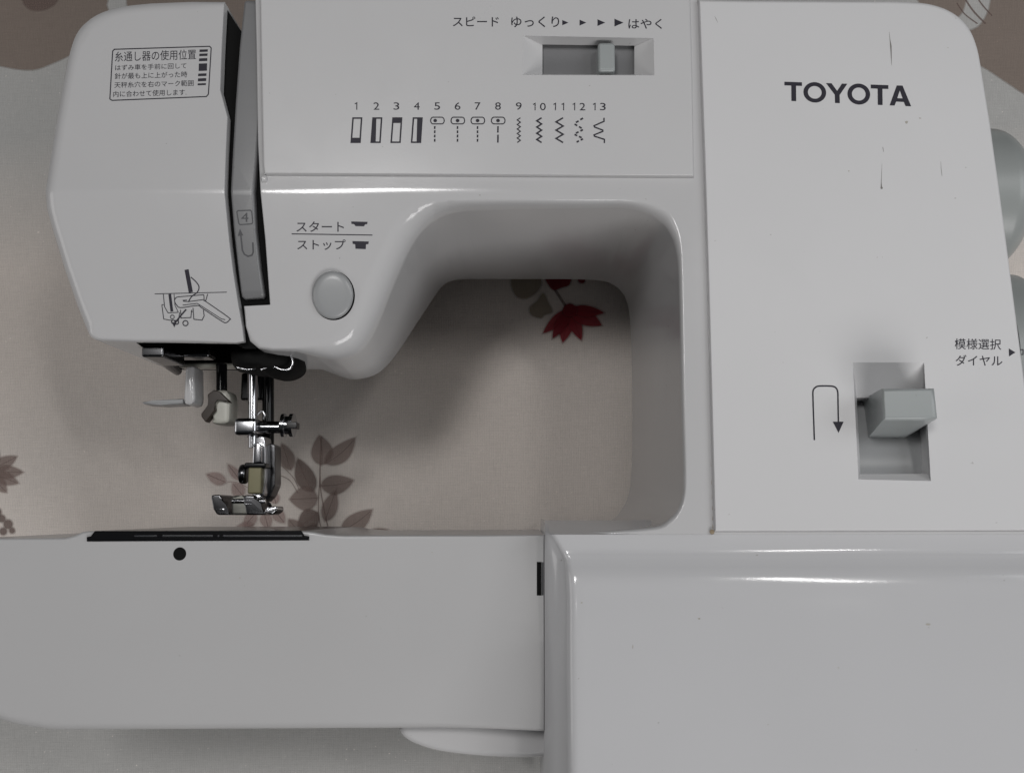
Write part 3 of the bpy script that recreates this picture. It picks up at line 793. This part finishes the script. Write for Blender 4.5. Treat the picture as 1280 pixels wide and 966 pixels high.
# needle clamp with its screw
bm = bmesh.new(); pbox(bm, 290.5, 321, 522, 543.5, 80, 97, 1.9); clamp = mk('needle_clamp', bm, CHROME, root, smooth=50)
bm = bmesh.new(); rod(bm, P(318, 534, 90), P(351, 534, 90), 2.7, 24, .5); mk('clamp_screw', bm, CHROME, clamp, smooth=40)
bm = bmesh.new()
p0, p1 = P(352, 531.5, 92), P(368.5, 531.5, 92); L_ = (p1-p0).length
lathe(bm, p0, p1, [(0, 4.2), (.3, 5.2), (L_*.28, 5.2), (L_*.33, 4.1), (L_*.62, 4.1), (L_*.68, 5.2), (L_-.3, 5.2), (L_, 4.4)], 28)
kn = mk('screw_head', bm, CHROME, clamp, smooth=35)
bm = bmesh.new(); pbox(bm, 357.5, 371, 527.5, 535.5, 92, 97.6, .3); mk('screw_slot', bm, BLACK, clamp, smooth=35)
bm = bmesh.new(); lathe(bm, P(313, 541, 88), P(313, 552, 88), [(0, 1.6), (2, 1.4), (2.6, .55), (4.2, .5)], 16); mk('needle_stub', bm, STEEL, clamp, smooth=40)
bm = bmesh.new(); tube_path(bm, [P(x, y, 92) for x, y in smooth_path([(322, 518), (327, 514), (331, 518), (329, 524)], 4)], .5, 8); mk('thread_hook', bm, CHROME, clamp, smooth=60)
# presser foot holder
bm = bmesh.new()
def slab(bm, pts, z0, z1, bev=.5):
    F = [P(x, y, z1) for x, y in pts]; a = vs(bm, F); b = vs(bm, [Vector((p.x, p.y, z0)) for p in F])
    ring_faces(bm, a, b); f1 = bm.faces.new(a); f2 = bm.faces.new(b)
    es = list({e for f in (f1, f2) for e in f.edges}|{e for v in a for e in v.link_edges})
    bmesh.ops.bevel(bm, geom=es, offset=bev, segments=2, profile=.5, affect='EDGES')
slab(bm, [(318, 545), (331, 545), (332, 560), (332, 600), (330, 618), (322, 628), (314, 622), (320, 600), (319, 575)], 80, 91, .8)
hold = mk('presser_foot_holder', bm, CHROME, root, smooth=35)
bm = bmesh.new(); slab(bm, [(332, 552), (344, 556), (344, 606), (338, 620), (330, 628), (331, 612), (333, 600)], 72, 83, .8); mk('shank', bm, STEEL, hold, smooth=35)
bm = bmesh.new(); slab(bm, [(316, 558), (321, 552), (327, 556), (327, 578), (315, 580)], 88, 94, .9); mk('shank_shoulder', bm, CHROME, hold, smooth=35)
bm = bmesh.new(); pbox(bm, 309, 327, 584, 617, 86, 94.5, .7); mk('brass_block', bm, BRASS, hold, smooth=40)
bm = bmesh.new(); pbox(bm, 305, 332, 578, 585, 84, 94, .7); mk('black_collar', bm, BLACK, hold, smooth=40)
bm = bmesh.new(); rod(bm, P(300, 592.5, 90), P(309.5, 592.5, 90), 4.3, 28, 1.3); mk('lock_screw', bm, STEEL, hold, smooth=50)
# presser foot
def sheet(bm, path, x0, z0, z1, th):
    """bent plate: path = px (x, y) edge-on, extruded in depth z0..z1"""
    n = len(path); a = []; 
    L, R = [], []
    for i in range(n):
        p0, p2 = Vector(path[max(0, i-1)]), Vector(path[min(n-1, i+1)]); d = (p2-p0).normalized(); q = Vector((-d.y, d.x))*th/2
        L.append(Vector(path[i])+q); R.append(Vector(path[i])-q)
    lp = L+R[::-1]; F = [P(p.x, p.y, z1) for p in lp]
    f = vs(bm, F); b = vs(bm, [Vector((p.x, p.y, z0)) for p in F]); ring_faces(bm, f, b); fill(bm, [f]); fill(bm, [b])
bm = bmesh.new(); slab(bm, [(263, 620), (266, 618), (275, 618), (277.5, 622), (280, 632), (286, 640), (289, 643.5), (271, 643.5), (266, 636)], 76, 95, .9)
foot = mk('presser_foot', bm, STEEL, root, smooth=40)
bm = bmesh.new(); slab(bm, [(288, 622), (291, 619), (302, 619), (309, 620), (311, 643.5), (289, 643.5)], 78, 92, 1.2); mk('foot_block', bm, SATIN, foot, smooth=40)
bm = bmesh.new(); slab(bm, [(303, 622), (306, 618), (318, 619), (323, 630), (332, 640), (332, 643.5), (308, 643.5)], 80, 97, 1.0); mk('foot_toe', bm, STEEL, foot, smooth=40)
bm = bmesh.new(); slab(bm, [(322, 634), (330, 634), (344, 632), (347, 634), (346, 639), (340, 643.5), (324, 643.5)], 76, 88, .8); mk('foot_heel', bm, CHROME, foot, smooth=40)
bm = bmesh.new(); pbox(bm, 305, 314, 625, 627.5, 96.8, 97.3, .1); pbox(bm, 305, 314, 629, 631, 96.8, 97.3, .1); pbox(bm, 270, 281, 635.5, 636.6, 94.8, 95.3, .1); mk('foot_mark', bm, CHROME, foot, smooth=30)
bm = bmesh.new(); rod(bm, P(290, 626, 92), P(332, 626, 92), 1.1, 12, .2); mk('foot_pin', bm, CHROME, foot, smooth=40)
# needle threader
bm = bmesh.new(); slab(bm, [(231, 458), (243, 456), (243.5, 500), (240, 506), (230, 506), (228.5, 500)], 88, 101, 1.6); 
thr = mk('threader_lever', bm, WHITE, root, smooth=45)
bm = bmesh.new(); slab(bm, [(176, 502.5), (190, 500.5), (229, 498), (229, 505), (200, 506), (180, 505)], 88, 98, .6); mk('threader_handle', bm, GREYP, thr, smooth=45)
bm = bmesh.new(); pbox(bm, 222, 292, 453, 459, 76, 84, 1.0); mk('threader_bracket', bm, IVORY, thr, smooth=45)
bm = bmesh.new(); rod(bm, P(277, 455, 88), P(277, 492, 88), 2.4); mk('threader_shaft', bm, BLACK, root, smooth=40)
bm = bmesh.new(); slab(bm, [(265, 490), (272, 486), (284, 487), (287.5, 494), (287, 528), (280, 530.5), (262, 529), (268, 515)], 78, 91, 1.8)
hk = mk('threader_hook', bm, IVORY, root, smooth=45)
bm = bmesh.new(); slab(bm, [(259, 493), (267, 487), (274, 489), (285, 500), (286, 503), (271, 498), (267, 503), (269, 512), (257, 528), (251.5, 521), (251, 517), (261, 507)], 88, 93.5, .5); mk('hook_plate', bm, BROWN, hk, smooth=40)

# ================================================================== PRINTING
# stitch chart
SP = lambda x, y, h: S(x, y, h+2.2)
SC = lambda x, y, h: SR(x, y, h+2.0)
xs = [445.5, 470.5, 495.5, 521, 546.5, 572, 597, 622.5, 648.5, 674, 699.5, 723.5, 749]
for i, x in enumerate(xs):
    bm = bmesh.new(); n = str(i+1)
    def digit(d, cx, y0_, y1_):
        if d == '1': ribbon(bm, [(cx-2.0, y0_+2.0), (cx+.55, y0_+.5), (cx+.45, y1_)], 1.15, SP, PH)
        else: text(bm, d, (cx-3.6, cx+3.6, y0_, y1_), SP)
    if len(n) == 1: digit(n, x, 128.3, 137.5)
    else: digit(n[0], x-5.6, 129, 138.2); digit(n[1], x+4.6, 129, 138.2)
    decal('printed_number', bm, INK, panel)
    bm = bmesh.new(); y0, y1 = 147, 179
    if i < 4:
        s_ = .8
        o4 = [(x-6.5+s_, y0), (x+6.8+s_, y0), (x+6-s_, y1), (x-7-s_, y1)]
        ribbon(bm, [(x-5+s_, y0+.9), (x+6+s_*.6, y0+.9), (x+5.3-s_, y1-.9), (x-6-s_*.6, y1-.9)], 1.9, SP, PH, True)
        if i == 0: poly(bm, [(x-5.6, 172.5), (x+4.6, 172.5), (x+4.4, 177.4), (x-5.9, 177.4)], SP, PH+.02)
        if i == 1: poly(bm, [(x-4.2, 148.6), (x-.1, 148.6), (x-.9, 177.4), (x-5.8, 177.4)], SP, PH+.02)
        if i == 2: poly(bm, [(x-4.5, 148.6), (x+5.6, 148.6), (x+5.4, 154), (x-4.8, 154)], SP, PH+.02)
        if i == 3: poly(bm, [(x+.5, 148.6), (x+5.6, 148.6), (x+4.8, 177.4), (x-.2, 177.4)], SP, PH+.02)
    elif i < 8:
        pts = [(x+.3+5.2*math.copysign(1, math.cos(t))+3.3*math.cos(t), 151+4.2*math.sin(t)) for t in [2*math.pi*(k+.5)/24 for k in range(24)]]
        ribbon(bm, pts, 1.3, SP, PH, True); disc(bm, x-2.5 if i == 4 else x, 151, 2.3, 2.1, SP, PH+.02)
        sx = x-3 if i == 4 else x
        segs = [(158+k*5.3, 161.5+k*5.3) for k in range(4)] if i < 7 else [(158, 166), (168.5, 178.5)]
        for a, b in segs: poly(bm, [(sx-.95, a), (sx+.95, a), (sx+.8, b), (sx-1.1, b)], SP, PH)
    elif i in (8, 9, 10):
        w_ = (2.0, 3.0, 4.4)[i-8]; n_ = (11, 8, 6)[i-8]
        pts = [(x+(w_ if k % 2 == 0 else -w_), 147.5+31*k/n_) for k in range(n_+1)]
        ribbon(bm, pts, (1.3, 1.9, 1.9)[i-8], SP, PH)
    elif i == 11:
        pts = [(x+6, 147.5), (x-6, 155), (x+6, 162), (x-6, 168), (x+6, 173.5), (x-5, 179)]
        for a, b in zip(pts, pts[1:]):
            for t0, t1 in ((.06, .34), (.52, .8)):
                A = Vector(a).lerp(Vector(b), t0); B = Vector(a).lerp(Vector(b), t1); ribbon(bm, [tuple(A), tuple(B)], 2.1, SP, PH)
    else:
        ribbon(bm, [(x+6, 147.5), (x+6, 152), (x-6.5, 157.5), (x-6, 159), (x+4.5, 163), (x+4.5, 164.5), (x-6.5, 169), (x-6, 170.5), (x+6.5, 174.5), (x+6.5, 179)], 1.7, SP, PH)
    decal('stitch_symbol', bm, INK, panel)
# speed scale
bm = bmesh.new(); text(bm, 'スピード', (566, 623.5, 21.3, 33.5), SP, bold=.006); decal('printed_text', bm, INK, panel)
bm = bmesh.new(); text(bm, 'ゆっくり', (639, 699, 21, 34.5), SP, bold=.006); decal('printed_text', bm, INK, panel)
bm = bmesh.new(); text(bm, 'はやく', (785.5, 827.5, 24, 36.5), SP, bold=.006); decal('printed_text', bm, INK, panel)
for cx, s_ in ((706.5, 3.6), (728.5, 4), (751.5, 4.6), (773.5, 5.4)):
    bm = bmesh.new(); poly(bm, [(cx-s_, 28.5-s_*.85), (cx+s_+.4, 28.7), (cx-s_, 28.9+s_*.85)], SP, PH); decal('printed_arrow', bm, INK, panel)
# maker's name
bm = bmesh.new(); x0, y0, hh, tl = 980.5, 102.5, 23.6, .033
def tp(x, y): return (x, y0+(y*hh)+(x-x0)*tl+(x-x0)*y*.012)
def T(xa, xb):
    c = (xa+xb)/2+.5; poly(bm, [tp(xa, 0), tp(xb, 0), tp(xb, .19), tp(c+3.1, .19), tp(c+3.3, 1), tp(c-2.7, 1), tp(c-2.9, .19), tp(xa, .19)], SC, PH)
def O(cx, rx):
    a_ = []; b_ = []
    for k in range(40):
        t = 2*math.pi*k/40; a_.append(tp(cx+rx*math.cos(t), .5+.53*math.sin(t))); b_.append(tp(cx+(rx-5.6)*math.cos(t), .5+.33*math.sin(t)))
    A = vs(bm, [SC(x, y, PH) for x, y in a_]); B = vs(bm, [SC(x, y, PH) for x, y in b_]); ring_faces(bm, A, B)
T(980.5, 1002.5); O(1018.5, 14.2)
poly(bm, [tp(1032.5, 0), tp(1039.5, 0), tp(1046.5, .38), tp(1052.5, 0), tp(1059.2, 0), tp(1049.6, .58), tp(1049.8, 1), tp(1043.8, 1), tp(1043.5, .58)], SC, PH)
O(1073.5, 14.2); T(1088.5, 1110.5)
A = [tp(1112, 1), tp(1121, 0), tp(1128.3, 0), tp(1139, 1), tp(1132, 1), tp(1129.8, .80), tp(1120.2, .80), tp(1118.2, 1)]
av = vs(bm, [SC(x, y, PH) for x, y in A]); hv = vs(bm, [SC(x, y, PH) for x, y in [tp(1121.6, .63), tp(1128.3, .63), tp(1124.8, .24)]])
fill(bm, [av, hv]); decal('printed_brand', bm, INK, cpanel)
# dial caption
bm = bmesh.new(); text(bm, '模様選択', (1193.5, 1251.5, 423, 436.5), SC, bold=.003, tilt=.8); decal('printed_text', bm, INK, cpanel)
bm = bmesh.new(); text(bm, 'ダイヤル', (1194.5, 1253, 443.5, 457), SC, bold=.005, tilt=.6); decal('printed_text', bm, INK, cpanel)
bm = bmesh.new(); poly(bm, [(1261, 435.5), (1269.3, 440.5), (1261.3, 445.5)], SC, PH); decal('printed_arrow', bm, INK, cpanel)
# reverse arrow
bm = bmesh.new(); ribbon(bm, smooth_path([(1018, 550), (1017.3, 530), (1016.3, 500), (1016.3, 489), (1019, 484.4), (1024, 482.5), (1038, 482.5), (1044, 484), (1047, 489), (1047.5, 500), (1048, 528)], 4), 1.9, SC, PH)
poly(bm, [(1041, 527), (1054.5, 527), (1048.2, 541)], SC, PH+.02); decal('printed_arrow', bm, INK, cpanel)
# start / stop caption
SB = lambda x, y, h: S(x, y, h)
bm = bmesh.new(); text(bm, 'スタート', (370.5, 430, 277, 290), SB, bold=.005); decal('printed_text', bm, INK, body)
bm = bmesh.new(); text(bm, 'ストップ', (371.5, 432, 299.5, 312.5), SB, bold=.005); decal('printed_text', bm, INK, body)
bm = bmesh.new(); ribbon(bm, [(364.5, 292.5), (465.5, 294)], 1.2, SB, PH); decal('printed_line', bm, INK, body)
bm = bmesh.new(); poly(bm, [(439, 277), (459.5, 277.5), (459, 280.3), (456.5, 280.5), (455, 283), (444.5, 282.8), (442.5, 280.3), (439.3, 280)], SB, PH); decal('printed_icon', bm, INK, body)
bm = bmesh.new(); poly(bm, [(440.5, 301.5), (461, 302), (460.5, 305.2), (457.5, 305.5), (457.2, 311.5), (444.3, 311), (444, 305.5), (440.8, 304.8)], SB, PH); decal('printed_icon', bm, INK, body)
# instruction label on the face cover
x_, y_ = 140, 62
fr = [(143, 62), (262, 58.3), (264, 60.3), (260.5, 118), (258, 121), (140, 125.8), (137.3, 124), (140.8, 64.3)]
bm = bmesh.new(); ribbon(bm, fr, 1.3, SB, PH, True); decal('printed_frame', bm, INK, face)
for s_, bx, tl, bd in (('糸通し器の使用位置', (143.5, 245, 65, 77.5), -3.0, .0), ('はずみ車を手前に回して', (144, 233, 81.5, 88.5), -2.6, .0), ('針が最も上に上がった時', (143.5, 234, 91.8, 99.3), -2.4, .0),
                      ('天秤糸穴を右のマーク範囲', (143, 242, 103, 110.3), -2.6, .0), ('内に合わせて使用します.', (141.5, 233, 114.3, 121.8), -2.6, .0)):
    bm = bmesh.new(); text(bm, s_, bx, SB, PH, bd, tl); decal('printed_text', bm, INK, face)
bm = bmesh.new()
for ya_, yb2, k in ((62, 65, 0), (67.2, 70.2, 0), (73, 76.5, 0), (79.5, 88.7, 0), (92, 95.2, 1), (98, 101.6, 1), (104.3, 106.6, 1)):
    sh = (ya_-62)*-.055
    poly(bm, [(249.5+sh, ya_+.4), (259.8+sh, ya_), (259.6+sh, yb2), (249.3+sh, yb2+.4)], SB, PH)
decal('printed_scale', bm, INK, face)
# threading drawing on the face cover
def Q(pts): return [(40+a/3.717, 220+b/3.717) for a, b in pts]
bm = bmesh.new(); hh_ = PH
def st(pts, w_, sm=0, closed=False):
    global hh_
    hh_ += .006; q = Q(pts); q = smooth_path(q, 4, closed) if sm else q
    ribbon(bm, q, w_, SB, hh_, closed)
st([(570, 548), (905, 540)], .9); st([(718, 435), (728, 488), (738, 541)], 5.2)
st([(738, 470), (762, 492), (776, 515), (768, 540), (742, 560), (726, 586)], 1.3, 1)
st([(640, 549), (645, 590), (650, 630)], 3.4); st([(610, 549), (616, 608), (632, 636), (678, 634)], .9); st([(660, 549), (664, 600), (680, 634)], .8)
st([(603, 598), (612, 665), (640, 670), (682, 672)], .9); st([(603, 598), (616, 598)], .8)
st([(668, 566), (676, 562), (798, 552), (800, 574), (728, 584), (704, 582), (702, 578), (720, 577)], .9)
st([(668, 566), (662, 580), (672, 600), (692, 612), (768, 602), (790, 614), (884, 676), (905, 680), (917, 668), (912, 656), (800, 578)], 1.0, 1)
st([(700, 600), (768, 592), (880, 664), (898, 668)], .8)
st([(816, 548), (808, 578), (797, 580)], .9); st([(690, 622), (692, 660), (738, 658), (742, 622)], .9); st([(738, 630), (746, 630)], .9)
st([(748, 612), (752, 666), (790, 670), (800, 650), (796, 622)], .9); st([(686, 634), (680, 672)], .8)
st([(716, 620), (690, 650), (662, 686)], 1.7)
def circ(cx, cy, r, w_=1.1): st([(cx+r*math.cos(2*math.pi*k/14), cy+r*math.sin(2*math.pi*k/14)) for k in range(14)], w_, 0, True)
circ(713, 684, 12); circ(652, 655, 9, .8); circ(672, 680, 9, 1.2); circ(656, 678, 8, 1.0)
poly(bm, Q([(650, 680), (670, 682), (661, 703)]), SB, hh_+.02)
decal('printed_drawing', bm, INK, face)

# scuffs and grime
def scuff(pts, ws, surf, mat, parent):
    b_ = bmesh.new(); ribbon(b_, pts, ws, surf, PH*.8); decal('scuff', b_, mat, parent)
scuff([(1111.5, 40), (1112.5, 50), (1113.6, 58), (1114, 68), (1114.5, 82)], [.2, .7, 1.9, 1.2, .2], SC, SCUFF, cpanel)
scuff([(1102.5, 205), (1102, 218), (1101.6, 228), (1101.8, 236)], [.15, .4, .7, 2.0], SC, SCUFF, cpanel)
scuff([(1176, 202), (1176.5, 212), (1177.6, 220)], [.15, .5, .4], SC, SCUFF, cpanel)
scuff([(893, 20), (895, 24), (897.5, 29)], [.1, .5, .1], SC, SCUFF, cpanel)
scuff([(1103.5, 184), (1104.5, 190)], [.6, .5], SC, SCUFF, cpanel)
def SBase(px, py, h):
    for (a0, z0), (a1, z1) in zip(base_prof, base_prof[1:]):
        if a0 <= py <= a1: return Z(px, py, z0+(z1-z0)*(py-a0)/(a1-a0)+h)
    return Z(px, py, 158+h)
def speck(x, y, rx, ry, surf, mat, parent):
    b_ = bmesh.new(); pts = [(x+rx*(.7+.5*random.random())*math.cos(k*math.pi/5), y+ry*(.7+.5*random.random())*math.sin(k*math.pi/5)) for k in range(10)]
    poly(b_, pts, surf, .05); decal('scuff', b_, mat, parent)
speck(791, 808, .6, 2.6, SBase, STAINL, base)
speck(874, 773, 1.5, 1.2, SBase, STAINL, base); speck(1160, 780, 3.4, 1.6, SBase, STAINL, base); speck(727, 753, 1.4, .8, SBase, STAINL, base)
speck(1048, 834, 1.0, .8, SBase, STAINL, base); speck(960, 905, .8, .7, SBase, STAINL, base)
speck(1133, 153, 2.2, 1.8, SC, STAINL, cpanel); speck(1061, 214, .8, .8, SC, STAINL, cpanel); speck(1150, 148, 1.4, .8, SC, STAINL, cpanel)
speck(1102, 235, 1.3, 1.8, SC, SCUFF, cpanel); speck(1185, 60, .7, .5, SC, STAINL, cpanel)
speck(278.5, 178, 1.6, 1.3, SB, WHITE, face); speck(300, 722, 1.0, .8, SA, STAINL, farm); speck(540, 690, .8, .7, SA, STAINL, farm)
# grime along the foot of the panel seam
for yy, ww in ((655, 1.0), (645, .6), (632, .7), (618, .4), (600, .5), (578, .3)):
    b_ = bmesh.new(); ribbon(b_, [(891.2-(664-yy)*.03, yy), (891.4-(664-yy)*.03, yy+5)], [ww*.4, ww], SR, .06); decal('grime_line', b_, STAIN, body)
b_ = bmesh.new(); c = SR(890.3, 664.5, .9); lathe(b_, c+Vector((0, 0, -.5)), c, [(0, .9), (.3, .9), (.5, .4)], 10); mk('grime_spot', b_, STAIN, body, smooth=40)
